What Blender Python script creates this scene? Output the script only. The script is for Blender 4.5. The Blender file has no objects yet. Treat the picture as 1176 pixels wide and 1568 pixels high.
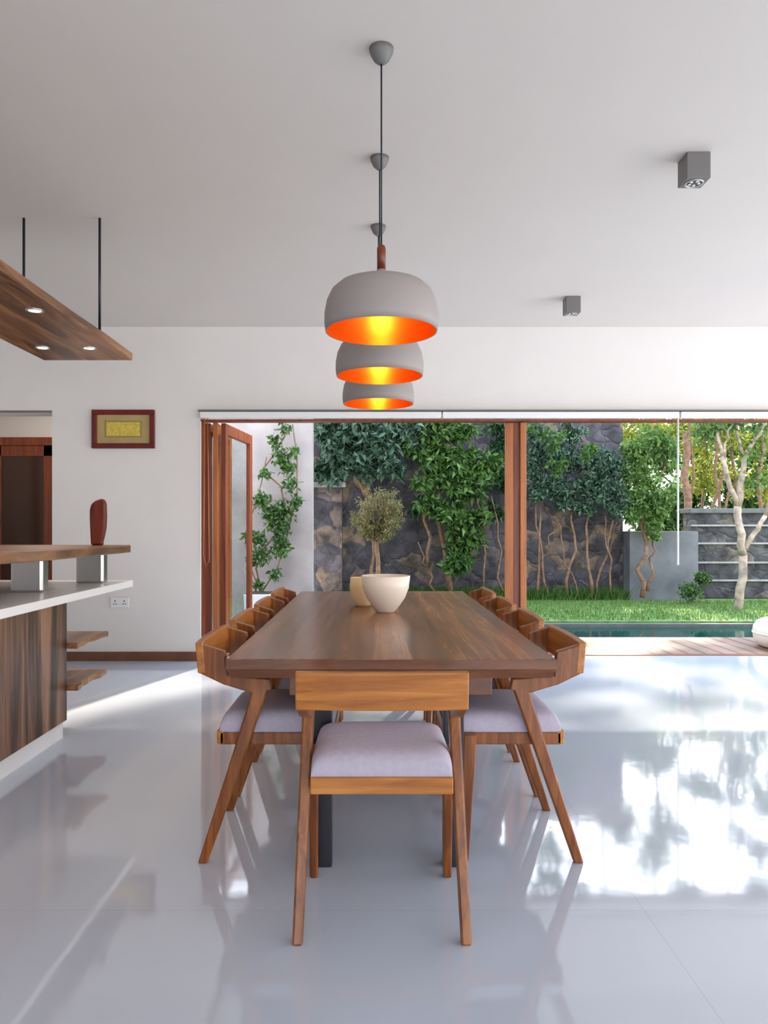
import bpy, math, random, bmesh
import numpy as np
from mathutils import Vector, Matrix
random.seed(7); rng=np.random.default_rng(7)
S=bpy.context.scene
COL=S.collection
F=1132.0; CX=572.0; CY=806.0; H=1.2   # 1176x1568 frame, camera height
def P(px,py,d): return ((px-CX)*d/F, d, H+(CY-py)*d/F)

# ---------------------------------------------------------------- materials
def newmat(name):
    m=bpy.data.materials.new(name); m.use_nodes=True
    nt=m.node_tree; b=nt.nodes['Principled BSDF']
    return m,nt,b
def plain(name,col,rough=.5,metal=0,emis=None,estr=0,spec=None,noise=0.0,nscale=8):
    m,nt,b=newmat(name)
    b.inputs['Base Color'].default_value=(*col,1); b.inputs['Roughness'].default_value=rough
    b.inputs['Metallic'].default_value=metal
    if spec is not None: b.inputs['Specular IOR Level'].default_value=spec
    if emis: b.inputs['Emission Color'].default_value=(*emis,1); b.inputs['Emission Strength'].default_value=estr
    if noise>0:
        tc=nt.nodes.new('ShaderNodeTexCoord'); n=nt.nodes.new('ShaderNodeTexNoise'); n.inputs['Scale'].default_value=nscale
        n.inputs['Detail'].default_value=4
        r=nt.nodes.new('ShaderNodeValToRGB')
        r.color_ramp.elements[0].position=.3; r.color_ramp.elements[1].position=.7
        r.color_ramp.elements[0].color=(*[c*(1-noise) for c in col],1)
        r.color_ramp.elements[1].color=(*[min(1,c*(1+noise)) for c in col],1)
        nt.links.new(tc.outputs['Object'],n.inputs['Vector']); nt.links.new(n.outputs['Fac'],r.inputs['Fac'])
        nt.links.new(r.outputs['Color'],b.inputs['Base Color'])
    return m
def wood(name,dark,light,scale=(20,1.5,20),rough=.35,bands=0.0,bump=.02,mid=None,coat=0,lo=.32,hi=.68,spec=.5):
    m,nt,b=newmat(name)
    tc=nt.nodes.new('ShaderNodeTexCoord'); mp=nt.nodes.new('ShaderNodeMapping')
    mp.inputs['Scale'].default_value=scale
    n=nt.nodes.new('ShaderNodeTexNoise'); n.inputs['Scale'].default_value=1.0; n.inputs['Detail'].default_value=8
    n.inputs['Distortion'].default_value=.6; n.inputs['Roughness'].default_value=.6
    r=nt.nodes.new('ShaderNodeValToRGB')
    r.color_ramp.elements[0].position=lo; r.color_ramp.elements[1].position=hi
    r.color_ramp.elements[0].color=(*dark,1); r.color_ramp.elements[1].color=(*light,1)
    if mid:
        e=r.color_ramp.elements.new(.5); e.color=(*mid,1)
    L=nt.links.new
    L(tc.outputs['Object'],mp.inputs['Vector']); L(mp.outputs['Vector'],n.inputs['Vector']); L(n.outputs['Fac'],r.inputs['Fac'])
    L(r.outputs['Color'],b.inputs['Base Color'])
    b.inputs['Roughness'].default_value=rough
    b.inputs['Coat Weight'].default_value=coat
    b.inputs['Specular IOR Level'].default_value=spec
    if bump>0:
        bp=nt.nodes.new('ShaderNodeBump'); bp.inputs['Strength'].default_value=bump*5; bp.inputs['Distance'].default_value=.002
        L(n.outputs['Fac'],bp.inputs['Height']); L(bp.outputs['Normal'],b.inputs['Normal'])
    return m
def leafmat(name,c1,c2,trans=.35,rough=.35):
    m,nt,b=newmat(name)
    L=nt.links.new
    g=nt.nodes.new('ShaderNodeNewGeometry'); r=nt.nodes.new('ShaderNodeValToRGB')
    r.color_ramp.elements[0].color=(*c1,1); r.color_ramp.elements[1].color=(*c2,1)
    L(g.outputs['Random Per Island'],r.inputs['Fac']); L(r.outputs['Color'],b.inputs['Base Color'])
    b.inputs['Roughness'].default_value=rough; b.inputs['Specular IOR Level'].default_value=.4
    t=nt.nodes.new('ShaderNodeBsdfTranslucent'); mx=nt.nodes.new('ShaderNodeMixShader'); mx.inputs[0].default_value=trans
    L(r.outputs['Color'],t.inputs['Color']); out=nt.nodes['Material Output']
    L(b.outputs[0],mx.inputs[1]); L(t.outputs[0],mx.inputs[2]); L(mx.outputs[0],out.inputs['Surface'])
    return m

M={}
M['wall']=plain('wall_paint',(.80,.78,.76),.75,noise=.015,nscale=3)
M['ceil']=plain('ceiling_paint',(.70,.66,.615),.85,noise=.01,nscale=2)
M['white']=plain('white_lacquer',(.86,.86,.86),.3)
# table top: planks with soft grain
m=wood('table_wood',(.14,.050,.018),(.40,.175,.072),(24,1.1,24),.27,mid=(.27,.108,.042),bump=0,lo=.30,hi=.72)
nt=m.node_tree; b=nt.nodes['Principled BSDF']; L=nt.links.new
tc=nt.nodes.new('ShaderNodeTexCoord'); sx=nt.nodes.new('ShaderNodeSeparateXYZ'); L(tc.outputs['Object'],sx.inputs[0])
fl=nt.nodes.new('ShaderNodeMath'); fl.operation='MULTIPLY'; fl.inputs[1].default_value=7.2; L(sx.outputs['X'],fl.inputs[0])
f2=nt.nodes.new('ShaderNodeMath'); f2.operation='FLOOR'; L(fl.outputs[0],f2.inputs[0])
wn=nt.nodes.new('ShaderNodeTexWhiteNoise'); wn.noise_dimensions='1D'; L(f2.outputs[0],wn.inputs['W'])
mr=nt.nodes.new('ShaderNodeMapRange'); mr.inputs['To Min'].default_value=.72; mr.inputs['To Max'].default_value=1.2; L(wn.outputs['Value'],mr.inputs['Value'])
src=b.inputs['Base Color'].links[0].from_socket
vm=nt.nodes.new('ShaderNodeVectorMath'); vm.operation='SCALE'; L(src,vm.inputs[0]); L(mr.outputs[0],vm.inputs['Scale']); L(vm.outputs[0],b.inputs['Base Color'])
M['table']=m
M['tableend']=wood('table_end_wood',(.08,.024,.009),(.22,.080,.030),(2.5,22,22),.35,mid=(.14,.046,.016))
M['chair']=wood('chair_wood',(.12,.030,.007),(.34,.115,.022),(34,34,3),.28,mid=(.215,.063,.011),spec=.45)
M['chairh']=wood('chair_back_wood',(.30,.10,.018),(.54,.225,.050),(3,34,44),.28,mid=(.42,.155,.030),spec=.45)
M['kitchen']=wood('walnut_panel',(.04,.016,.009),(.38,.20,.115),(11,11,.7),.35,mid=(.16,.075,.038),lo=.38,hi=.64)
M['slab']=wood('live_edge_wood',(.10,.038,.013),(.42,.19,.076),(14,1.4,14),.4,mid=(.24,.10,.037),lo=.38,hi=.62)
M['slabd']=wood('bar_wood',(.10,.042,.018),(.34,.17,.075),(12,1.5,12),.4,mid=(.21,.10,.042))
M['slabl']=wood('shelf_wood',(.14,.055,.022),(.44,.23,.095),(12,1.5,12),.4,mid=(.28,.125,.05))
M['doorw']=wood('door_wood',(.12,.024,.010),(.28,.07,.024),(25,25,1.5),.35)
M['door_orange']=wood('door_wood_light',(.32,.095,.025),(.52,.18,.055),(25,25,1.5),.4)  # lighter, more orange tone of the door wood
M['base']=plain('baseboard_wood',(.16,.06,.032),.4,noise=.2)
M['red']=wood('red_carving_wood',(.06,.009,.005),(.18,.028,.012),(20,20,3),.4,spec=.3)
M['redframe']=plain('frame_wood',(.13,.008,.007),.3,noise=.2)
M['gold']=plain('gold_mat',(.45,.33,.14),.5,noise=.1)
M['gold2']=plain('gold_plaque',(.66,.50,.08),.4,noise=.25,nscale=60)
M['black']=plain('black_steel',(.010,.011,.020),.4)
M['steel']=plain('brushed_steel',(.55,.55,.55),.28,1.0)
M['grey']=plain('grey_metal',(.17,.165,.16),.5)
M['greyd']=plain('dark_lens',(.05,.05,.05),.3)
M['shade']=plain('pendant_shell',(.33,.295,.285),.5)
M['pgold']=plain('pendant_inner_gold',(.72,.16,.012),.30,.8)
M['bulb']=plain('warm_bulb',(1,.7,.3),.5,emis=(1,.60,.18),estr=8)
M['spot']=plain('spot_bulb',(1,.8,.6),.5,emis=(1,.72,.45),estr=14)
M['neck']=plain('pendant_neck_wood',(.16,.03,.010),.35,noise=.15)
M['cushion']=plain('seat_fabric',(.47,.44,.55),.9,noise=.06,nscale=60)
M['bowl']=plain('bowl_ceramic',(.86,.79,.68),.35)
M['bowl2']=plain('cream_ceramic',(.86,.64,.35),.4)
M['cord']=plain('cord_white',(.8,.8,.78),.6)
M['pot']=plain('planter_white',(.60,.60,.63),.5)
M['plaster']=plain('garden_plaster',(.31,.275,.265),.85,noise=.32,nscale=1.5)
M['plaster2']=plain('weathered_plaster',(.13,.135,.145),.85,noise=.35,nscale=2)
M['trunk']=plain('bark_brown',(.19,.11,.065),.85,noise=.4,nscale=14)
M['trunkw']=plain('bark_pale',(.31,.25,.19),.85,noise=.5,nscale=10)
M['soil']=plain('soil',(.05,.035,.022),.95,noise=.3,nscale=8)
M['coping']=plain('coping_stone',(.11,.12,.115),.8,noise=.2)
M['band']=plain('pale_stone_band',(.28,.28,.26),.8,noise=.2)
M['lawn']=plain('lawn',(.10,.19,.045),.9,noise=.35,nscale=9)
M['paving']=plain('paving',(.28,.27,.26),.8,noise=.15)

m,nt,b=newmat('polished_floor'); L=nt.links.new
tc=nt.nodes.new('ShaderNodeTexCoord'); sx=nt.nodes.new('ShaderNodeSeparateXYZ'); L(tc.outputs['Object'],sx.inputs[0])
def joint(out,pos,period):
    a=nt.nodes.new('ShaderNodeMath'); a.operation='SUBTRACT'; a.inputs[1].default_value=pos; L(out,a.inputs[0])
    w=nt.nodes.new('ShaderNodeMath'); w.operation='PINGPONG'; w.inputs[1].default_value=period/2; L(a.outputs[0],w.inputs[0])
    c=nt.nodes.new('ShaderNodeMath'); c.operation='LESS_THAN'; c.inputs[1].default_value=.0012; L(w.outputs[0],c.inputs[0])
    return c.outputs[0]
j1=joint(sx.outputs['X'],.845,8.4); j2=joint(sx.outputs['Y'],2.31,8.8)
mx=nt.nodes.new('ShaderNodeMath'); mx.operation='MAXIMUM'; L(j1,mx.inputs[0]); L(j2,mx.inputs[1])
n=nt.nodes.new('ShaderNodeTexNoise'); n.inputs['Scale'].default_value=1.3; n.inputs['Detail'].default_value=6; L(tc.outputs['Object'],n.inputs['Vector'])
r=nt.nodes.new('ShaderNodeValToRGB'); r.color_ramp.elements[0].color=(.54,.615,.75,1); r.color_ramp.elements[1].color=(.61,.68,.80,1); L(n.outputs['Fac'],r.inputs['Fac'])
mc=nt.nodes.new('ShaderNodeMixRGB'); mc.inputs['Color2'].default_value=(.48,.53,.63,1); L(mx.outputs[0],mc.inputs['Fac']); L(r.outputs['Color'],mc.inputs['Color1'])
L(mc.outputs['Color'],b.inputs['Base Color'])
n2=nt.nodes.new('ShaderNodeTexNoise'); n2.inputs['Scale'].default_value=2.5; L(tc.outputs['Object'],n2.inputs['Vector'])
mr=nt.nodes.new('ShaderNodeMapRange'); mr.inputs['To Min'].default_value=.04; mr.inputs['To Max'].default_value=.08; L(n2.outputs['Fac'],mr.inputs['Value']); L(mr.outputs[0],b.inputs['Roughness'])
n3=nt.nodes.new('ShaderNodeTexNoise'); n3.inputs['Scale'].default_value=5; L(tc.outputs['Object'],n3.inputs['Vector'])
bp=nt.nodes.new('ShaderNodeBump'); bp.inputs['Strength'].default_value=.06; bp.inputs['Distance'].default_value=.01; L(n3.outputs['Fac'],bp.inputs['Height']); L(bp.outputs['Normal'],b.inputs['Normal'])
b.inputs['IOR'].default_value=2.1
M['floor']=m

def stone(name,scale,c1,c2,c3,mortar,sc=(1,1,1)):
    m,nt,b=newmat(name); L=nt.links.new
    tc=nt.nodes.new('ShaderNodeTexCoord'); mp=nt.nodes.new('ShaderNodeMapping'); mp.inputs['Scale'].default_value=sc
    L(tc.outputs['Object'],mp.inputs['Vector'])
    nd=nt.nodes.new('ShaderNodeTexNoise'); nd.inputs['Scale'].default_value=3; L(mp.outputs[0],nd.inputs['Vector'])
    add=nt.nodes.new('ShaderNodeMixRGB'); add.blend_type='ADD'; add.inputs['Fac'].default_value=.45; L(mp.outputs[0],add.inputs['Color1']); L(nd.outputs['Color'],add.inputs['Color2'])
    v=nt.nodes.new('ShaderNodeTexVoronoi'); v.inputs['Scale'].default_value=scale; L(add.outputs[0],v.inputs['Vector'])
    e=nt.nodes.new('ShaderNodeTexVoronoi'); e.feature='DISTANCE_TO_EDGE'; e.inputs['Scale'].default_value=scale; L(add.outputs[0],e.inputs['Vector'])
    s=nt.nodes.new('ShaderNodeSeparateColor'); L(v.outputs['Color'],s.inputs[0])
    r=nt.nodes.new('ShaderNodeValToRGB'); L(s.outputs[0],r.inputs['Fac'])
    r.color_ramp.elements[0].color=(*c1,1); r.color_ramp.elements[1].color=(*c3,1)
    el=r.color_ramp.elements.new(.7); el.color=(*c2,1)
    n=nt.nodes.new('ShaderNodeTexNoise'); n.inputs['Scale'].default_value=5; n.inputs['Detail'].default_value=9; L(tc.outputs['Object'],n.inputs['Vector'])
    mul=nt.nodes.new('ShaderNodeMixRGB'); mul.blend_type='MULTIPLY'; mul.inputs['Fac'].default_value=1
    r2=nt.nodes.new('ShaderNodeValToRGB'); r2.color_ramp.elements[0].position=.32;r2.color_ramp.elements[0].color=(.25,.25,.27,1); r2.color_ramp.elements[1].position=.68; r2.color_ramp.elements[1].color=(1.7,1.65,1.6,1)
    L(n.outputs['Fac'],r2.inputs['Fac']); L(r.outputs['Color'],mul.inputs['Color1']); L(r2.outputs['Color'],mul.inputs['Color2'])
    lt=nt.nodes.new('ShaderNodeMapRange'); lt.inputs['From Min'].default_value=.0; lt.inputs['From Max'].default_value=.05; lt.inputs['To Min'].default_value=.7; lt.inputs['To Max'].default_value=0; L(e.outputs['Distance'],lt.inputs['Value'])
    mc=nt.nodes.new('ShaderNodeMixRGB'); mc.inputs['Color2'].default_value=(*mortar,1); L(lt.outputs[0],mc.inputs['Fac']); L(mul.outputs['Color'],mc.inputs['Color1'])
    L(mc.outputs['Color'],b.inputs['Base Color']); b.inputs['Roughness'].default_value=.75
    mr=nt.nodes.new('ShaderNodeMapRange'); mr.inputs['From Max'].default_value=.15; L(e.outputs['Distance'],mr.inputs['Value'])
    bp=nt.nodes.new('ShaderNodeBump'); bp.inputs['Strength'].default_value=.4; bp.inputs['Distance'].default_value=.03; L(mr.outputs[0],bp.inputs['Height']); L(bp.outputs['Normal'],b.inputs['Normal'])
    return m
M['basalt']=stone('basalt_rubble',3.6,(.030,.028,.036),(.062,.054,.066),(.15,.105,.07),(.025,.025,.028),(1,1,1.1))
M['stone2']=stone('boundary_stone',3.4,(.03,.03,.034),(.06,.06,.062),(.12,.10,.08),(.025,.025,.025),(1,1,1.4))

m,nt,b=newmat('deck_boards'); L=nt.links.new
tc=nt.nodes.new('ShaderNodeTexCoord'); w=nt.nodes.new('ShaderNodeTexWave'); w.inputs['Scale'].default_value=1.9; w.bands_direction='X'; L(tc.outputs['Object'],w.inputs['Vector'])
r=nt.nodes.new('ShaderNodeValToRGB'); r.color_ramp.elements[0].color=(.08,.045,.03,1); r.color_ramp.elements[1].position=.22; r.color_ramp.elements[1].color=(.25,.145,.105,1)
L(w.outputs['Fac'],r.inputs['Fac']); L(r.outputs['Color'],b.inputs['Base Color']); b.inputs['Roughness'].default_value=.55
M['deck']=m
m,nt,b=newmat('pool_water'); L=nt.links.new
b.inputs['Base Color'].default_value=(.006,.045,.04,1); b.inputs['Roughness'].default_value=.04; b.inputs['IOR'].default_value=1.33
n=nt.nodes.new('ShaderNodeTexNoise'); n.inputs['Scale'].default_value=6
tc=nt.nodes.new('ShaderNodeTexCoord'); L(tc.outputs['Object'],n.inputs['Vector'])
bp=nt.nodes.new('ShaderNodeBump'); bp.inputs['Strength'].default_value=.1; bp.inputs['Distance'].default_value=.005; L(n.outputs['Fac'],bp.inputs['Height']); L(bp.outputs['Normal'],b.inputs['Normal'])
M['water']=m
m,nt,b=newmat('pane_glass'); L=nt.links.new
tr=nt.nodes.new('ShaderNodeBsdfTransparent'); tr.inputs[0].default_value=(.90,.95,.94,1); gl=nt.nodes.new('ShaderNodeBsdfGlossy'); gl.inputs['Roughness'].default_value=.02
mx=nt.nodes.new('ShaderNodeMixShader'); mx.inputs[0].default_value=.3
L(tr.outputs[0],mx.inputs[1]); L(gl.outputs[0],mx.inputs[2]); L(mx.outputs[0],nt.nodes['Material Output'].inputs['Surface'])
M['glass']=m
M['dkglass']=plain('dark_glass',(.05,.02,.012),.08)

M['lf_dark']=leafmat('leaf_dark',(.010,.032,.015),(.045,.11,.035),.25)
M['lf_mid']=leafmat('leaf_mid',(.016,.058,.014),(.115,.22,.045),.35)
M['lf_blue']=leafmat('leaf_blue',(.014,.042,.026),(.10,.18,.11),.2)
M['lf_lite']=leafmat('leaf_light',(.11,.18,.015),(.44,.45,.07),.45)
M['lf_lime']=leafmat('leaf_lime',(.04,.11,.02),(.22,.36,.10),.45)
M['lf_olive']=leafmat('leaf_olive',(.10,.10,.035),(.26,.23,.09),.3)
M['grassb']=leafmat('grass_blade',(.06,.13,.02),(.17,.28,.06),.35)

# ---------------------------------------------------------------- geometry
def mesh(name,verts,faces,mat,parent=None,smooth=False):
    me=bpy.data.meshes.new(name); me.from_pydata([tuple(v) for v in verts],[],faces); me.update()
    if isinstance(mat,list):
        for k in mat: me.materials.append(k)
    else: me.materials.append(mat)
    if smooth:
        for p in me.polygons: p.use_smooth=True
    o=bpy.data.objects.new(name,me); COL.objects.link(o)
    if parent: o.parent=parent
    return o
def fixn(o):
    bm=bmesh.new(); bm.from_mesh(o.data); bmesh.ops.recalc_face_normals(bm,faces=bm.faces); bm.to_mesh(o.data); bm.free()
def empty(name,loc=(0,0,0),rot=0):
    e=bpy.data.objects.new(name,None); COL.objects.link(e); e.location=loc; e.rotation_euler=(0,0,rot); e.empty_display_size=.1
    return e
BF=[(0,3,2,1),(4,5,6,7),(0,1,5,4),(1,2,6,5),(2,3,7,6),(3,0,4,7)]
def box(name,x0,x1,y0,y1,z0,z1,mat,parent=None,bevel=0,seg=2):
    v=[(x0,y0,z0),(x1,y0,z0),(x1,y1,z0),(x0,y1,z0),(x0,y0,z1),(x1,y0,z1),(x1,y1,z1),(x0,y1,z1)]
    o=mesh(name,v,BF,mat,parent)
    if bevel: addbev(o,bevel,seg)
    return o
def boxes(name,lst,mat,parent=None,bevel=0):
    V=[];Fc=[]
    for (x0,x1,y0,y1,z0,z1) in lst:
        k=len(V); V+=[(x0,y0,z0),(x1,y0,z0),(x1,y1,z0),(x0,y1,z0),(x0,y0,z1),(x1,y0,z1),(x1,y1,z1),(x0,y1,z1)]
        Fc+=[tuple(i+k for i in f) for f in BF]
    o=mesh(name,V,Fc,mat,parent)
    if bevel: addbev(o,bevel,2)
    return o
def addbev(o,w,seg=2):
    b=o.modifiers.new('bevel','BEVEL'); b.width=w; b.segments=seg; b.limit_method='ANGLE'
def prism(name,poly,axis,a0,a1,mat,parent=None,bevel=0):
    n=len(poly)
    def mk(p,a):
        if axis=='x': return (a,p[0],p[1])
        if axis=='y': return (p[0],a,p[1])
        return (p[0],p[1],a)
    V=[mk(p,a0) for p in poly]+[mk(p,a1) for p in poly]
    Fc=[tuple(range(n)),tuple(range(2*n-1,n-1,-1))]+[(i,i+n,(i+1)%n+n,(i+1)%n) for i in range(n)]
    o=mesh(name,V,Fc,mat,parent); fixn(o)
    if bevel: addbev(o,bevel,2)
    return o
def beam(name,p0,p1,s0,s1,mat,parent=None,bevel=.006):
    V=[]
    for p,s in ((p0,s0),(p1,s1)):
        for a,b_ in ((-1,-1),(1,-1),(1,1),(-1,1)): V.append((p[0]+a*s[0]/2,p[1]+b_*s[1]/2,p[2]))
    o=mesh(name,V,BF,mat,parent)
    if bevel: addbev(o,bevel,2)
    return o
def lathe(name,prof,c,mat,parent=None,seg=64,smooth=True):
    V=[];Fc=[];n=len(prof)
    for i in range(seg):
        a=2*math.pi*i/seg
        for r_,z in prof: V.append((c[0]+r_*math.cos(a),c[1]+r_*math.sin(a),c[2]+z))
    for i in range(seg):
        j=(i+1)%seg
        for k in range(n-1): Fc.append((i*n+k,j*n+k,j*n+k+1,i*n+k+1))
    o=mesh(name,V,Fc,mat,parent,smooth)
    bm=bmesh.new(); bm.from_mesh(o.data); bmesh.ops.remove_doubles(bm,verts=bm.verts,dist=1e-5); bm.to_mesh(o.data); bm.free()
    return o
def tube_geo(pts,rad,seg=8):
    pts=[Vector(p) for p in pts]; V=[];Fc=[]
    n=len(pts)
    for i,p in enumerate(pts):
        t=(pts[min(i+1,n-1)]-pts[max(i-1,0)]).normalized()
        u=t.cross(Vector((0,1,0)))
        if u.length<.05: u=t.cross(Vector((1,0,0)))
        u.normalize(); w_=t.cross(u)
        for k in range(seg):
            a=2*math.pi*k/seg; V.append(tuple(p+(u*math.cos(a)+w_*math.sin(a))*rad[i]))
    for i in range(n-1):
        for k in range(seg):
            k2=(k+1)%seg; Fc.append((i*seg+k,i*seg+k2,(i+1)*seg+k2,(i+1)*seg+k))
    Fc.append(tuple(range(seg-1,-1,-1))); Fc.append(tuple((n-1)*seg+k for k in range(seg)))
    return V,Fc
def tubes(name,lst,mat,parent=None,seg=8,smooth=True):
    V=[];Fc=[]
    for pts,rad in lst:
        if not hasattr(rad,'__len__'): rad=[rad]*len(pts)
        v,f=tube_geo(pts,rad,seg); k=len(V); V+=v; Fc+=[tuple(i+k for i in ff) for ff in f]
    return mesh(name,V,Fc,mat,parent,smooth)
def branch(p0,p1,r0,r1,n=6,wob=.06):
    p0=np.array(p0,float);p1=np.array(p1,float);pts=[];rad=[]
    off=rng.normal(0,wob,(n+1,3)); off[0]=0; off[-1]=0
    for i in range(n+1):
        t=i/n; pts.append(tuple(p0*(1-t)+p1*t+off[i]*np.array([1,1,.3]))); rad.append(r0*(1-t)+r1*t)
    return pts,rad
def leaves(name,pts,size,mat,parent=None,aspect=.45,up=.5,zmin=.03,ymin=None,ymax=None):
    n=len(pts)
    d=rng.normal(0,1,(n,3)); d[:,2]-=.3; d/=np.linalg.norm(d,axis=1)[:,None]
    nn=rng.normal(0,1,(n,3)); nn[:,2]+=up*2; nn[:,1]-=up*1.2
    s=np.cross(d,nn); s/=np.linalg.norm(s,axis=1)[:,None]+1e-9
    nrm=np.cross(s,d)
    L_=size*rng.uniform(.6,1.35,(n,1)); W=L_*aspect*.5
    b_=pts; t=pts+d*L_-nrm*L_*.12
    l=pts+d*L_*.45+s*W+nrm*W*.35; r_=pts+d*L_*.45-s*W+nrm*W*.35
    V=np.stack([b_,l,t,r_],1).reshape(-1,3)
    V[:,2]=np.maximum(V[:,2],zmin)
    if ymin is not None: V[:,1]=np.maximum(V[:,1],ymin)
    if ymax is not None: V[:,1]=np.minimum(V[:,1],ymax)
    i=np.arange(n)*4
    Fc=np.concatenate([np.stack([i,i+2,i+1],1),np.stack([i,i+3,i+2],1)])
    me=bpy.data.meshes.new(name); me.from_pydata(V.tolist(),[],Fc.tolist()); me.update(); me.materials.append(mat)
    o=bpy.data.objects.new(name,me); COL.objects.link(o)
    if parent: o.parent=parent
    return o
def blob(c,r,n,shell=.5):
    v=rng.normal(0,1,(n,3)); v/=np.linalg.norm(v,axis=1)[:,None]
    rr=rng.uniform(shell,1,(n,1))
    return np.array(c)+v*rr*np.array(r)

# ================================================================ ROOM
XL,XR,YB,YF=-5.0,6.4,-5.0,6.6
CE=2.98; DT=2.215
box('floor',XL,XR,YB,6.92,-.15,0,M['floor'])
box('ceiling',XL-.3,XR+.3,YB-.3,YF+.25,CE,CE+.2,M['ceil'])
WB=YF+.22
x_op=-1.545; x_n=-2.87
boxes('wall_back',[(x_n,x_op,YF,WB,0,CE),(-4.35,x_n,YF,WB,DT,CE),(XL-.2,-4.35,YF,WB,0,CE),(x_op,XR+.2,YF,WB,DT+.005,CE),(XR,XR+.2,YF,WB,0,DT+.005)],M['wall'])
box('wall_left',XL-.2,XL,YB,YF,0,CE,M['wall'])
boxes('wall_right',[(XR,XR+.2,YB,YF,2.3,CE),(XR,XR+.2,YB,-4.6,0,2.3),(XR,XR+.2,.4,.8,0,2.3),(XR,XR+.2,6.2,YF,0,2.3)],M['wall'])
boxes('wall_front',[(XL-.2,XR+.2,YB-.2,YB,2.2,CE),(XL-.2,-1.6,YB-.2,YB,0,2.2),(.9,1.4,YB-.2,YB,0,2.2),(4.6,XR+.2,YB-.2,YB,0,2.2)],M['wall'])
boxes('baseboard_back',[(x_n,x_op+.0,YF-.015,YF,0,.082)],M['base'],bevel=.003)
box('baseboard_left',XL,XL+.015,YB,YF,0,.082,M['base'])
boxes('wall_hall',[(-4.6,-2.3,8.3,8.45,0,DT+.3),(-2.5,-2.35,WB,8.3,0,DT+.3),(-4.6,-4.45,WB,8.3,0,DT+.3)],M['wall'])
box('ceiling_hall',-4.6,-2.35,WB,8.45,DT+.3,DT+.4,M['ceil'])
box('floor_hall',-4.45,-2.5,6.92,8.3,-.15,0,M['floor'])
d1=empty('door_1')
dx0,dx1=-4.25,-3.56; dz=2.1
boxes('frame',[(dx0-.1,dx0,8.2,8.3,0,dz),(dx1,dx1+.1,8.2,8.3,0,dz),(dx0-.1,dx1+.1,8.2,8.3,dz,dz+.09),(dx0,dx0+.11,8.22,8.27,0,dz),(dx1-.11,dx1,8.22,8.27,0,dz),(dx0,dx1,8.22,8.27,dz-.12,dz),(dx0,dx1,8.22,8.27,0,.2)],M['doorw'],d1,.004)
box('pane',dx0+.1,dx1-.1,8.235,8.25,.2,dz-.1,M['dkglass'],d1)
hl=empty('hall_ceiling_lamp',(-3.4,7.5,0))
lathe('rim',[(.0,DT+.299),(.12,DT+.299),(.12,DT+.26),(.11,DT+.26)],(0,0,0),M['steel'],hl,32)
lathe('diffuser',[(.0,DT+.255),(.11,DT+.26)],(0,0,0),M['bulb'],hl,32)
l=bpy.data.lights.new('hall_light','POINT'); l.energy=7; l.color=(1,.9,.8); l.shadow_soft_size=.1
o=bpy.data.objects.new('hall_light',l); COL.objects.link(o); o.parent=hl; o.location=(0,0,DT+.12)
boxes('trim_1',[(-4.35,x_n-.0,YF-.008,YF-.001,DT,DT+.018)],M['grey'])

br=empty('roller_blind_rail')
xs=[x_op,P(676,0,6.6)[0],P(1038,0,6.6)[0],XR]
for i in range(3):
    box('cassette_%d'%i,xs[i]+.006,xs[i+1]-.006,YF-.055,YF-.001,DT-.055,DT+.002,M['white'],br,.006)
box('lower_track',x_op,XR,YF+.0,YF+.12,DT-.075,DT-.058,M['doorw'],br)
boxes('top_lip',[(x_op-.01,XR,YF-.062,YF-.001,DT+.006,DT+.018)],M['grey'],br)
xc=P(1039,0,6.55)[0]
tubes('pull_rod',[([(xc,YF-.04,DT-.05),(xc,YF-.04,H+(CY-865)*6.56/F)],.009)],M['cord'],br)
xc=P(313,0,6.55)[0]
z1=H+(CY-868)*6.55/F
tubes('pull_cord',[([(xc,YF-.04,DT-.05),(xc-.01,YF-.04,z1+.1),(xc+.01,YF-.04,z1),(xc+.04,YF-.04,z1+.05),(xc+.025,YF-.04,DT-.05)],.005)],M['door_orange'],br)

fd=empty('window_1')
def leafpanel(xa,ya,xb,yb,par,nm,mat,th=.045,top=DT-.08):
    v=Vector((xb-xa,yb-ya,0)); Ln=v.length; ang=math.atan2(v.y,v.x)
    e=bpy.data.objects.new(nm,None); COL.objects.link(e); e.location=(xa,ya,0); e.rotation_euler=(0,0,ang); e.parent=par
    boxes(nm+'_frame',[(0,.08,-th/2,th/2,.02,top),(Ln-.08,Ln,-th/2,th/2,.02,top),(.08,Ln-.08,-th/2,th/2,.02,.14),(.08,Ln-.08,-th/2,th/2,top-.1,top)],mat,e,.004)
    mesh(nm+'_glass',[(.08,0,.14),(Ln-.08,0,.14),(Ln-.08,0,top-.1),(.08,0,top-.1)],[(0,1,2,3)],M['glass'],e)
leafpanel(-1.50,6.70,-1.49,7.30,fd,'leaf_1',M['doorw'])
leafpanel(-1.43,6.68,-1.42,7.30,fd,'leaf_2',M['door_orange'])
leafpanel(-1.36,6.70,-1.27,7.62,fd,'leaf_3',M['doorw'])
boxes('jamb',[(x_op+.001,x_op+.03,YF+.03,YF+.12,0,DT-.08)],M['doorw'],fd)
fr=empty('window_2')
boxes('stile_light',[(1.195,1.265,YF+.07,YF+.14,0,DT-.08),(1.318,1.372,YF+.03,YF+.1,0,DT-.08)],M['door_orange'],fr,.005)
boxes('gap_shade',[(1.265,1.318,YF+.07,YF+.16,0,DT-.08)],M['doorw'],fr,.003)  # dark filler standing in for the shaded gap between the two posts

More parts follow.
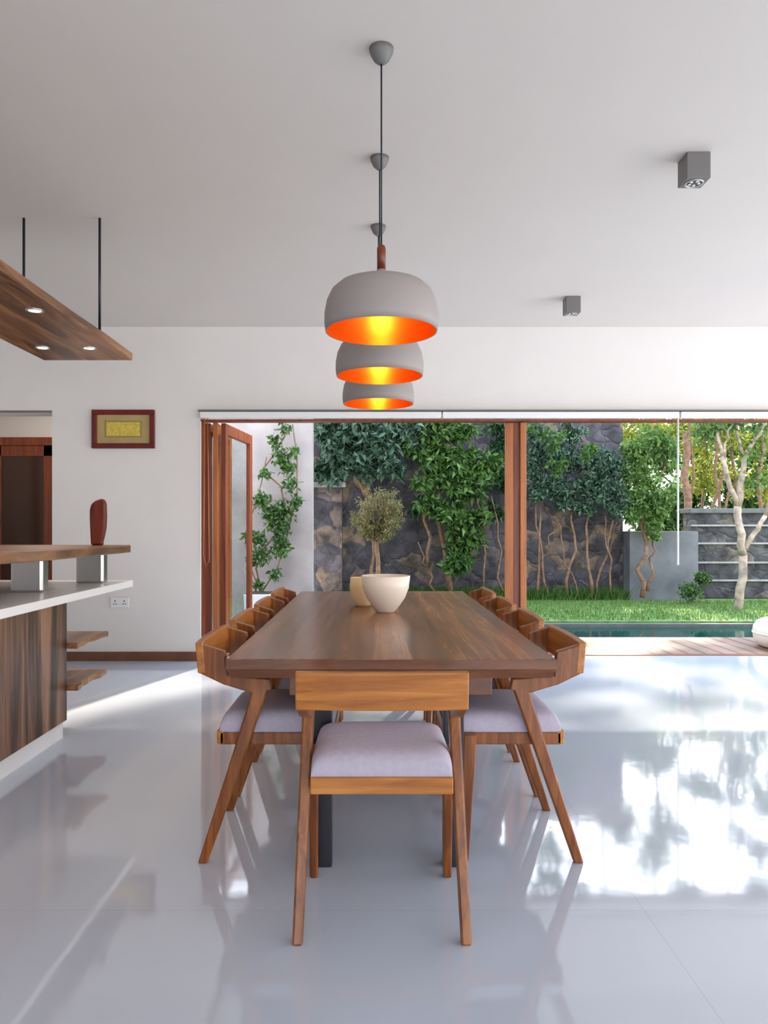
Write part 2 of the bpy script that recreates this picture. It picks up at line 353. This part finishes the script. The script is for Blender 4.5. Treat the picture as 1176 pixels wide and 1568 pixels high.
fp=empty('framed_picture')
x0,_,z1=P(142,628,6.6); x1,_,z0=P(238,687,6.6)
fw=.045
boxes('frame',[(x0,x1,6.565,6.597,z1-fw,z1),(x0,x1,6.565,6.597,z0,z0+fw),(x0,x0+fw,6.565,6.597,z0+fw,z1-fw),(x1-fw,x1,6.565,6.597,z0+fw,z1-fw)],M['redframe'],fp,.005)
box('mat',x0+fw,x1-fw,6.585,6.597,z0+fw,z1-fw,M['gold'],fp)
box('plaque',x0+.13,x1-.13,6.575,6.585,z0+.11,z1-.11,M['gold2'],fp,.003)
boxes('plaque_rim',[(x0+.12,x1-.12,6.577,6.5849,z0+.10,z1-.10)],plain('rim',(.30,.24,.08),.4),fp)

so=empty('wall_socket')
x0,_,z1=P(170,915,6.6); x1,_,z0=P(198,930,6.6)
box('plate',x0,x1,6.585,6.598,z0,z1,M['white'],so,.004)
sl=[]
for cx in (x0+.04,x1-.04):
    zc=(z0+z1)/2
    sl+= [(cx-.004,cx+.004,6.582,6.5855,zc+.008,zc+.022),(cx-.014,cx-.007,6.582,6.5855,zc-.018,zc-.008),(cx+.007,cx+.014,6.582,6.5855,zc-.018,zc-.008)]
boxes('sockets',sl,M['greyd'],so)

# ================================================================ TABLE
tb=empty('dining_table')
TX0,TX1,TY0,TY1,TZ=-.512,.634,2.555,5.24,.74
box('top',TX0,TX1,TY0+.002,TY1,TZ-.035,TZ,M['table'],tb,.004)
def frus(name,x0,x1,y0,y1,z0,z1,ins,mat,par):
    V=[(x0+ins,y0+ins*.3,z0),(x1-ins,y0+ins*.3,z0),(x1-ins,y1-ins*.3,z0),(x0+ins,y1-ins*.3,z0),(x0,y0,z1),(x1,y0,z1),(x1,y1,z1),(x0,y1,z1)]
    return mesh(name,V,BF,mat,par)
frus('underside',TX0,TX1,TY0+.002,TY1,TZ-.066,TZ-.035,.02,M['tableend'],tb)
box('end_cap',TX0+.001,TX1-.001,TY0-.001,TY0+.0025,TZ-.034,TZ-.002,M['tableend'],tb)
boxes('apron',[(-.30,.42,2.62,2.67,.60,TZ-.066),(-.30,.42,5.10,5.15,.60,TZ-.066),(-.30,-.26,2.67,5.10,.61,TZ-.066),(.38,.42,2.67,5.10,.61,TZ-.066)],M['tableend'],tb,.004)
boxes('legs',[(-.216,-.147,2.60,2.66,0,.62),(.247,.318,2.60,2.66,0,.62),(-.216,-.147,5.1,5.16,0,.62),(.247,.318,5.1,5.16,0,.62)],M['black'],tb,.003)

# ================================================================ CHAIRS
def build_chair():
    e=empty('dining_chair')
    hw=.2475
    V=[];Fc=[];n=16
    for i in range(n+1):
        t=-1+2*i/n; x=t*hw; y=-.012*(1-t*t)
        for (yy,zz) in ((.0,.675),(.028,.675),(.018,.785),(-.010,.785)): V.append((x,y+yy,zz))
    for i in range(n):
        for k in range(4):
            k2=(k+1)%4; Fc.append((i*4+k,i*4+k2,(i+1)*4+k2,(i+1)*4+k))
    Fc.append((3,2,1,0)); Fc.append((n*4,n*4+1,n*4+2,n*4+3))
    o=mesh('backrest',V,Fc,M['chairh'],e); addbev(o,.004); fixn(o)
    arm=[(-.004,.782),(.095,.752),(.104,.666),(.255,.655),(.262,.615),(.19,.605),(.09,.635),(.004,.676)]
    for k,s in ((1,-1),(2,1)):
        xa=s*(hw-.001); xb=s*(hw-.034)
        prism('arm_%d'%k,arm,'x',min(xa,xb),max(xa,xb),M['chair'],e,.004)
        xc=s*.2285
        beam('rear_leg_%d'%k,(xc+s*.014,0.018,0),(xc,.225,.625),(.030,.034),(.036,.055),M['chair'],e)
        beam('front_leg_%d'%k,(xc,.425,0),(xc,.405,.455),(.028,.030),(.034,.05),M['chair'],e)
        box('side_rail_%d'%k,*(sorted((s*.2105,s*.185))),.07,.47,.41,.455,M['chair'],e,.004)
        tubes('plug_%d'%k,[([(s*.232,-.0085,.765),(s*.232,-.004,.765)],.003)],M['tableend'],e,12)
    box('rear_rail',-.2105,.2105,.06,.085,.412,.462,M['chairh'],e,.004)
    box('front_rail',-.2105,.2105,.455,.485,.412,.455,M['chairh'],e,.004)
    V=[];Fc=[];nx,ny=24,24
    def cus(u,v,top):
        w=(1-abs(u)**8)*(1-abs(v)**8)
        x=u*.214*(1-.02*v*v*v*v); y=.275+v*.205
        z=(.463+.066*w**.3+ (0.006*(1-u*u)*(1-v*v))) if top else .456
        return (x,y,z)
    for top in (1,0):
        for j in range(ny+1):
            for i in range(nx+1):
                u=-1+2*i/nx; v=-1+2*j/ny
                u=math.sin(u*math.pi/2); v=math.sin(v*math.pi/2)
                V.append(cus(u,v,top))
    N=(nx+1)*(ny+1)
    for j in range(ny):
        for i in range(nx):
            a=j*(nx+1)+i
            Fc.append((a,a+1,a+nx+2,a+nx+1)); Fc.append((N+a+nx+1,N+a+nx+2,N+a+1,N+a))
    bd=[i for i in range(nx+1)]+[j*(nx+1)+nx for j in range(1,ny+1)]+[ny*(nx+1)+i for i in range(nx-1,-1,-1)]+[j*(nx+1) for j in range(ny-1,0,-1)]
    for a,b_ in zip(bd,bd[1:]+bd[:1]): Fc.append((a,N+a,N+b_,b_))
    o=mesh('seat_cushion',V,Fc,M['cushion'],e,True); fixn(o)
    return e
ch0=build_chair()
def dup(e,loc,rot):
    n=empty('dining_chair',loc,rot)
    for c in e.children:
        k=c.copy(); COL.objects.link(k); k.parent=n
    return n
ch0.location=(.024,2.11,0)
for i in range(4):
    yc=2.885+i*.645
    dup(ch0,(-.627,yc,0),-math.pi/2)
    dup(ch0,(.750,yc,0),math.pi/2)

lathe('serving_bowl',[(0,0),(.045,0),(.052,.008),(.075,.035),(.105,.08),(.124,.13),(.132,.195),(.126,.197),(.118,.13),(.098,.085),(.06,.04),(0,.03)],(.065,3.97,TZ),M['bowl'])
lathe('small_bowl',[(0,0),(.04,0),(.055,.015),(.072,.06),(.078,.11),(.074,.165),(.068,.165),(.07,.11),(.062,.06),(0,.02)],(-.06,4.27,TZ),M['bowl2'])

# ================================================================ PENDANTS
for i,(px,py) in enumerate(((584,75),(580,238),(578,347))):
    d=(2.755,3.57,4.385)[i]; x=(px-CX)*d/F+ (0.0,.004,.005)[i]
    e=empty('pendant_lamp',(x,d,0))
    outer=[(.012,2.118),(.06,2.117),(.12,2.112),(.158,2.098),(.186,2.073),(.204,2.035),(.212,1.99),(.2125,1.955),(.208,1.925)]
    inner=[(.204,1.925),(.208,1.955),(.206,1.99),(.198,2.033),(.181,2.068),(.155,2.091),(.118,2.105),(.06,2.109),(.0,2.110)]
    lathe('shell',outer+[(.204,1.925)],(0,0,0),M['shade'],e,96)
    lathe('inner_reflector',inner,(0,0,0),M['pgold'],e,96)
    lathe('collar',[(.026,2.117),(.022,2.13),(.017,2.155),(0,2.155)],(0,0,0),M['shade'],e,32)
    lathe('neck',[(.0,2.153),(.016,2.153),(.0165,2.235),(.013,2.245),(0,2.245)],(0,0,0),M['neck'],e,32)
    tubes('cable',[([(0,0,2.24),(0,0,2.95)],.0032)],M['black'],e)
    lathe('canopy',[(0,2.922),(.014,2.924),(.030,2.938),(.042,2.962),(.046,CE),(0,CE)],(0,0,0),M['grey'],e,40)
    lathe('bulb',[(0,2.0),(.02,2.003),(.034,2.02),(.036,2.04),(.025,2.07),(.018,2.11)],(0,0,0),M['bulb'],e,32)
    l=bpy.data.lights.new('glow','POINT'); l.energy=1.5; l.color=(1,.80,.30); l.shadow_soft_size=.03
    o=bpy.data.objects.new('glow',l); COL.objects.link(o); o.parent=e; o.location=(0,0,1.965)

for d,px in ((3.51,1062),(5.71,875)):
    x=1.545; e=empty('ceiling_downlight',(x,d+.055,0)); s=.056
    boxes('body',[(-s,s,-s,s,CE-.125,CE)],M['grey'],e,.003)
    lathe('lens_ring',[(.045,CE-.1265),(.045,CE-.129),(.036,CE-.129),(.036,CE-.1262)],(0,0,0),M['steel'],e,32)
    for k in range(5):
        a=k*2*math.pi/5
        lathe('led_%d'%k,[(0,CE-.1285),(.008,CE-.1285),(.008,CE-.1255)],(.022*math.cos(a),.022*math.sin(a),0),M['white'],e,12)
    lathe('disc',[(0,CE-.1265),(.036,CE-.1265),(.036,CE-.125)],(0,0,0),M['greyd'],e,32)

# ================================================================ KITCHEN
isl=empty('kitchen_island')
box('base_panel',-2.6,-1.75,1.0,4.22,.095,.83,M['kitchen'],isl,.003)
box('plinth',-2.58,-1.765,1.02,4.20,0,.095,M['white'],isl)
box('countertop',-2.85,-1.48,.95,4.55,.83,.87,M['white'],isl,.004)
box('end_core',-2.6,-2.05,4.22,4.66,0,.83,M['kitchen'],isl)
def live(name,x0,x1,y0,y1,z0,z1,mat,par,amp=.012,n=24,seed=1,taper=0):
    rr=random.Random(seed); ph=[rr.uniform(0,6) for _ in range(3)]
    R_=[];L_=[]
    for i in range(n+1):
        t=i/n; y=y0+(y1-y0)*t
        w=amp*(math.sin(t*7+ph[0])+.6*math.sin(t*17+ph[1])+.3*math.sin(t*31+ph[2]))
        R_.append((x1+w-taper*(1-t)**1.3,y)); L_.append((x0-w*.7,y))
    return prism(name,R_+L_[::-1],'z',z0,z1,mat,par,.006)
live('open_shelf_1',-2.3,-1.70,4.221,4.70,.50,.535,M['slabl'],isl,.01,8,3)
live('open_shelf_2',-2.3,-1.70,4.221,4.70,.26,.295,M['slabl'],isl,.01,8,4)
live('bar_shelf',-2.35,-1.44,2.2,4.42,1.045,1.09,M['slabd'],isl,.012,24,5,.12)
for k,(x,y) in enumerate(((-1.65,4.29),(-1.73,3.68))):
    boxes('steel_support_%d'%k,[(x-.08,x+.08,y-.0,y+.08,.87,1.045)],M['steel'],isl,.012)
hp=empty('suspended_light_shelf')
live('plank',-2.12,-1.55,1.6,4.755,2.267,2.313,M['slab'],hp,.004,30,8)
tubes('rods',[([(-1.582,4.27,2.31),(-1.582,4.27,CE)],.0075),([(-2.02,4.27,2.31),(-2.02,4.27,CE)],.0075),([(-1.582,1.9,2.31),(-1.582,1.9,CE)],.0075),([(-2.02,1.9,2.31),(-2.02,1.9,CE)],.0075)],M['black'],hp,12)
for k,(x,y) in enumerate(((-1.673,3.65),(-1.975,4.41),(-1.70,4.42),(-1.975,3.0),(-1.673,2.4))):
    lathe('spot_rim_%d'%k,[(.042,2.2675),(.042,2.262),(.031,2.262),(.029,2.2665)],(x,y,0),M['steel'],hp,28)
    lathe('spot_lens_%d'%k,[(0,2.264),(.030,2.2645),(.031,2.2665)],(x,y,0),M['spot'],hp,24)
    l=bpy.data.lights.new('spot_light','SPOT'); l.energy=12; l.color=(1,.70,.42); l.spot_size=1.7; l.spot_blend=.6; l.shadow_soft_size=.03
    o=bpy.data.objects.new('spot_light_%d'%k,l); COL.objects.link(o); o.parent=hp; o.location=(x,y,2.258)
x,y=-1.60,4.30
prof=[(-.040,0),(-.043,.06),(-.047,.15),(-.047,.205),(-.038,.24),(-.015,.258),(.018,.27),(.036,.268),(.045,.24),(.047,.17),(.044,.10),(.034,.05),(.026,.02),(.03,0)]
o=prism('wooden_sculpture',[(x+a,1.09+b_) for a,b_ in prof],'y',y-.022,y+.022,M['red'],None,.014); o.modifiers[0].segments=4

# ================================================================ EXTERIOR
box('deck',-2.3,11,6.93,8.03,-.15,-.005,M['deck'])
# white outdoor pouf, just entering the frame on the right
pf=empty('white_pouf',(4.20,7.32,0))
lathe('cushion',[(0,-.004),(.30,-.004),(.36,.02),(.395,.08),(.402,.14),(.395,.20),(.365,.25),(.31,.275),(.15,.285),(0,.286)],(0,0,0),M['bowl'],pf,64)
lathe('piping',[(.3975,.132),(.407,.136),(.407,.144),(.3975,.148)],(0,0,0),M['cord'],pf,64)
lathe('button',[(0,.294),(.018,.292),(.022,.284)],(0,0,0),M['cord'],pf,24)
box('trim_2',-1.545,6.2,6.86,6.925,.0005,.006,M['doorw'])
pool=empty('swimming_pool')
box('pool_water',-.68,14,8.04,9.24,-.4,-.06,M['water'],pool)
boxes('pool_curb',[(-.68,14,9.24,9.34,-.4,-.02)],M['coping'],pool)
box('patio_paving',-6,-.7,8.04,9.99,-.2,-.01,M['paving'])
lw=empty('lawn')
box('lawn_ground',-.69,16,9.345,12.28,-.3,0,M['lawn'],lw)
box('garden_ground',-14,24,12.3,40,-.35,-.02,M['soil'])
box('wall_outer_left',-3.6,-.83,10.0,10.25,-.01,3.6,M['plaster'])
box('wall_garden_stone',-2.2,4.15,12.3,12.6,-.02,3.7,M['basalt'])
sp=empty('stone_pier'); box('pier',-1.02,-.5,11.7,12.0,0,1.82,M['basalt'],sp); box('cap',-1.08,-.44,11.65,12.05,1.82,1.9,M['band'],sp,.01)
box('wall_plaster_block',4.16,5.27,12.0,12.35,0,1.12,M['plaster2'])
gw=empty('wall_boundary'); box('stonework',5.32,14,12.4,12.7,0,1.42,M['stone2'],gw)
boxes('courses',[(5.32,14,12.37,12.4,z,z+.03) for z in (.28,.58,.90,1.20)],M['band'],gw)
box('coping',5.28,14,12.34,12.74,1.42,1.50,M['coping'],gw,.01)

n=14000
pts=np.stack([rng.uniform(-.6,8,n),rng.uniform(9.4,11.85,n),np.zeros(n)],1)
d=np.stack([rng.normal(0,.012,n),rng.normal(0,.012,n),rng.uniform(.03,.06,n)],1)
s=np.stack([rng.uniform(.003,.006,n),rng.normal(0,.003,n),np.zeros(n)],1)
V=np.stack([pts-s,pts+s,pts+d],1).reshape(-1,3); i=np.arange(n)*3
me=bpy.data.meshes.new('grass_blades'); me.from_pydata(V.tolist(),[],np.stack([i,i+1,i+2],1).tolist()); me.materials.append(M['grassb'])
o=bpy.data.objects.new('grass_blades',me); COL.objects.link(o); o.parent=lw
n=3400
xs_=rng.uniform(-.4,4.1,n); base=np.stack([xs_,rng.uniform(11.95,12.25,n),np.zeros(n)],1)
d_=np.stack([rng.normal(0,.09,n),-np.abs(rng.normal(0,.06,n)),rng.uniform(.08,.28,n)],1); s_=np.stack([rng.uniform(.006,.014,n),np.zeros(n),np.zeros(n)],1)
V=np.stack([base-s_,base+s_,base+d_],1).reshape(-1,3); i=np.arange(n)*3
me=bpy.data.meshes.new('border_grasses'); me.from_pydata(V.tolist(),[],np.stack([i,i+1,i+2],1).tolist()); me.materials.append(M['lf_mid'])
o=bpy.data.objects.new('border_grasses',me); COL.objects.link(o); o.parent=lw

pl=empty('planter_with_climber')
x0,_,z1=P(377,908,9.7); x1,_,z0=P(418,945,9.7)
V=[(x0+.02,9.5,-.01),(x1-.02,9.5,-.01),(x1-.02,9.84,-.01),(x0+.02,9.84,-.01),(x0,9.48,z1),(x1,9.48,z1),(x1,9.86,z1),(x0,9.86,z1)]
o=mesh('pot',V,BF,M['pot'],pl); addbev(o,.01)
box('soil',x0+.02,x1-.02,9.5,9.84,z1,z1+.01,M['soil'],pl)
path=[(400,905),(392,870),(404,840),(428,812),(436,775),(430,745),(402,720),(420,695),(436,668),(430,640)]
P3=[P(a,b_,9.82) for a,b_ in path]
alt=[P(a,b_,9.80) for a,b_ in [(402,905),(425,870),(440,820),(455,760),(455,700),(448,650)]]
alt2=[P(a,b_,9.80) for a,b_ in [(398,905),(380,860),(375,820),(388,780),(400,740),(408,700)]]
tubes('stems',[(P3,.012),(alt,.009),(alt2,.008)],M['trunk'],pl,6)
cl=[]
for (px,py,r_,k) in [(435,655,.10,60),(420,675,.12,80),(432,700,.15,150),(440,715,.13,120),(405,725,.1,50),(445,740,.12,80),(400,765,.15,160),(432,785,.19,340),(415,790,.16,200),(430,810,.14,180),(395,825,.12,110),(430,838,.15,180),(400,848,.14,160),(380,820,.08,50),(385,860,.09,60),(420,880,.1,60),(395,895,.08,50),(455,770,.1,60),(450,690,.08,40)]:
    cl.append(blob(P(px,py,9.74),(r_,.13,r_),k,.1))
leaves('foliage',np.concatenate(cl),.07,M['lf_mid'],pl,.55,.5,ymax=9.97)

def shrubmass(name,items,mat,size,d,stems=(),trunkm='trunk',aspect=.45,ymax=12.28,depth=.6,mul=1.8,sub=45):
    e=empty(name)
    if stems: tubes('stems',[branch(P(a,b_,dd),P(c_,f_,dd2),r0,r1,7,.035) for (a,b_,dd,c_,f_,dd2,r0,r1) in stems],M[trunkm],e,7)
    pts=[]
    for (px,py,rp,k) in items:
        k=int(k*mul); c=P(px,py,d); R=rp*d/F
        m_=max(3,k//sub)
        for s_ in blob(c,(R,R*depth,R),m_,.1): pts.append(blob(s_,(R*.42,R*.42,R*.36),k//m_,.3))
    leaves('foliage',np.concatenate(pts),size,mat,e,aspect,.6,ymax=ymax)
    return e
shrubmass('magnolia_shrub',[(500,665,28,420),(545,660,36,520),(590,670,36,420),(625,660,28,300),(515,705,32,420),(490,722,16,160),(552,715,28,300),(595,705,27,240)],M['lf_blue'],.14,11.55,
   [(575,900,11.8,560,720,11.7,.03,.015),(565,760,11.7,510,680,11.6,.02,.01),(565,740,11.7,600,660,11.6,.02,.01)],mul=1.5)
shrubmass('climbing_vine',[(660,665,30,420),(690,710,34,480),(665,735,32,460),(720,740,32,420),(690,790,34,520),(712,830,28,420),(695,860,24,300),(640,690,24,240),(730,790,22,200),(745,715,24,240),(700,665,26,260),(715,700,24,220),(655,770,18,120)],M['lf_mid'],.13,11.6,
   [(690,905,11.9,655,690,11.8,.05,.03),(655,870,11.9,660,700,11.8,.035,.02),(740,905,11.9,735,700,11.8,.02,.01),(770,905,11.9,752,760,11.8,.02,.01),(665,905,11.9,640,830,11.9,.02,.01),(655,690,11.8,690,650,11.8,.03,.02)],mul=1.5)
shrubmass('ivy_creeper',[(620,650,34,300),(760,690,22,200),(760,730,24,260),(770,655,24,200),(470,650,20,120),(640,770,16,90),(762,780,18,100),(560,640,40,300),(680,640,34,250)],M['lf_dark'],.12,12.0)
e=empty('olive_tree')
b0=P(577,905,11.0); b0=(b0[0],b0[1],0)
st=[branch(b0,P(577,825,11.0),.04,.028,6,.015)]
pts=[]
for k in range(44):
    a=rng.uniform(-1,1)
    t=P(577+a*38,790-rng.uniform(-26,46)*math.sqrt(1-a*a*.8),11.0+rng.uniform(-.3,.3)); b_=branch(P(577,832,11.0),t,.011,.004,5,.025); st.append(b_)
    for p in b_[0][2:]: pts.append(blob(p,(.09,.09,.09),46,.1))
tubes('trunk',st,M['trunk'],e,6); leaves('foliage',np.concatenate(pts),.05,M['lf_olive'],e,.3,.4)
shrubmass('hedge_shrub',[(830,685,34,520),(870,700,36,560),(915,705,36,560),(850,740,34,480),(900,750,34,480),(930,745,26,300),(820,725,24,240),(945,775,22,200),(860,772,20,150),(900,778,16,110),(815,655,24,200),(880,665,26,220),(820,760,18,100),(950,710,24,240)],M['lf_blue'],.08,11.7,
   [(822,912,12,832,740,11.8,.028,.012),(840,912,12,815,760,11.8,.02,.01),(868,912,12,880,750,11.8,.03,.012),(905,915,12,895,760,11.8,.03,.012),(915,915,12,945,760,11.8,.022,.01),(935,912,12,925,780,11.8,.018,.01),(885,915,12,850,790,11.8,.016,.008),(835,850,12,860,780,11.8,.014,.008),(925,860,12,945,800,11.8,.012,.006)],mul=2.0)
shrubmass('climbing_shrub',[(835,665,28,260),(905,690,22,220),(855,715,18,200),(960,790,14,100)],M['lf_mid'],.08,11.25,mul=1.2)
shrubmass('lime_tree',[(985,690,34,520),(1020,690,30,340),(990,740,34,460),(1015,760,28,340),(975,780,26,300),(1005,790,24,280),(965,720,20,200),(1000,820,14,90)],M['lf_lime'],.085,11.7,
   [(983,915,11.8,990,760,11.8,.04,.025),(992,905,11.8,1000,820,11.8,.03,.015),(990,830,11.8,975,690,11.8,.03,.012),(990,820,11.8,1015,700,11.8,.025,.01)],'trunk',mul=2)
shrubmass('bright_tree',[(965,665,40,300),(1000,650,44,360),(1040,665,40,300),(1085,690,36,260),(1120,660,44,320),(1160,690,40,300),(1060,740,30,200),(1150,745,34,240),(1100,745,30,200),(1185,720,36,260),(1080,650,44,300),(1180,650,44,300)],M['lf_lite'],.12,16.5,
   [(1055,900,15,1050,660,15,.09,.07),(1075,900,15.5,1110,690,15.5,.05,.03),(1160,900,16,1170,660,16,.05,.04),(1100,900,16,1095,650,16,.04,.03),(1135,900,16.5,1120,650,16.5,.05,.03),(1070,900,17,1078,650,17,.04,.03)],'trunk',ymax=30,mul=1.5)
shrubmass('distant_tree',[(920,650,60,400),(1000,690,60,400),(1080,660,60,400),(1160,690,60,400),(1060,750,60,400),(1140,770,60,400),(980,770,50,300),(1220,740,60,300),(1040,820,60,400),(1120,820,60,400),(1200,820,60,400)],M['lf_mid'],.24,22,(),ymax=40,mul=3.2)
e=empty('frangipani_tree')
d=10.6
B=lambda a,b_,c_,f_,r0,r1: branch(P(a,b_,d),P(c_,f_,d),r0,r1,5,.02)
st=[B(1127,939,1138,850,.065,.055),B(1138,850,1130,775,.055,.05),B(1130,775,1140,700,.05,.035),B(1130,775,1105,700,.04,.03),B(1105,700,1095,640,.03,.02),B(1140,700,1170,650,.03,.02),B(1140,840,1172,790,.04,.03),B(1172,790,1200,700,.03,.02),B(1140,700,1125,640,.025,.015),B(1105,700,1122,650,.02,.012)]
tubes('trunk',st,M['trunkw'],e,9)
leaves('foliage',np.concatenate([blob(P(a,b_,d),(.25,.3,.2),90,.2) for a,b_ in ((1090,650),(1168,655),(1125,645),(1195,690),(1150,700),(1075,665),(1160,740))]),.10,M['lf_mid'],e)
for px,py,r_ in ((1057,905,.2),(1075,885,.12)):
    c=P(px,py,11.4); c=(c[0],c[1],max(c[2],r_*.7))
    leaves('small_shrub',blob(c,(r_,r_,r_*.8),450,.2),.06,M['lf_mid'])
# canopy added behind the garden wall, mostly unseen, gapped to dapple sky and sun
e=empty('dapple_canopy')
st=[];pts=[]
L0=[(-2.5,14,4.6,1.2,900),(-.5,14,4.4,1.2,1000),(1.2,14.2,4.6,1.1,900),(1,15,6.4,1.4,1000),(-1.5,15,6.6,1.5,1200)]
r2=random.Random(21)
for gx in range(9):
    for gz in range(10):
        pr=.27 if gz<4 else .15
        if r2.random()<pr: continue
        L0.append((2.2+gx*.85+r2.uniform(-.3,.3),14.6+r2.uniform(-.5,.5),3.8+gz*.72+r2.uniform(-.25,.25),.52*r2.uniform(.75,1.2),270 if gz<4 else 320))
for j,(x,y,z,R,k) in enumerate(L0):
    if j<5: st.append(branch((x,y+.3,-.02),(x,y,z),.1,.04,6,.06))
    elif j%7==0: st.append(branch((x,y+.4,-.02),(x,y,z),.03,.012,8,.1))
    nsub=12 if j<5 else 6
    for s_ in blob((x,y,z),(R,R,R*.8),nsub,.2): pts.append(blob(s_,(R*.45,)*3,k//nsub,.2))
tubes('trunks',st,M['trunk'],e,8); leaves('foliage',np.concatenate(pts),.16,M['lf_mid'],e)

# ================================================================ LIGHT
w=bpy.data.worlds.new('sky'); S.world=w; w.use_nodes=True; nt=w.node_tree; bg=nt.nodes['Background']
tc=nt.nodes.new('ShaderNodeTexCoord'); sx=nt.nodes.new('ShaderNodeSeparateXYZ'); r=nt.nodes.new('ShaderNodeValToRGB')
nt.links.new(tc.outputs['Generated'],sx.inputs[0]); nt.links.new(sx.outputs['Z'],r.inputs['Fac']); nt.links.new(r.outputs['Color'],bg.inputs['Color'])
r.color_ramp.elements[0].color=(1,.975,.95,1); r.color_ramp.elements[1].color=(.52,.70,1,1)
bg.inputs['Strength'].default_value=5.4
sn=bpy.data.lights.new('sun','SUN'); sn.energy=9.0; sn.color=(1,.86,.66); sn.angle=math.radians(1.5)
o=bpy.data.objects.new('sun',sn); COL.objects.link(o)
dirv=Vector((-.34,-1,-.90)); o.rotation_euler=dirv.to_track_quat('-Z','Y').to_euler(); o.location=(6,18,9)

S.view_settings.view_transform='Standard'
S.view_settings.look='None'
S.view_settings.exposure=0.0

cam=bpy.data.cameras.new('camera'); co=bpy.data.objects.new('camera',cam); COL.objects.link(co)
co.location=(0,0,H); co.rotation_euler=(math.pi/2,0,0)
cam.sensor_fit='VERTICAL'; cam.sensor_height=36; cam.lens=36*F/1568
cam.shift_x=(588-CX)/1568; cam.shift_y=(CY-784)/1568
cam.clip_start=.05
S.camera=co
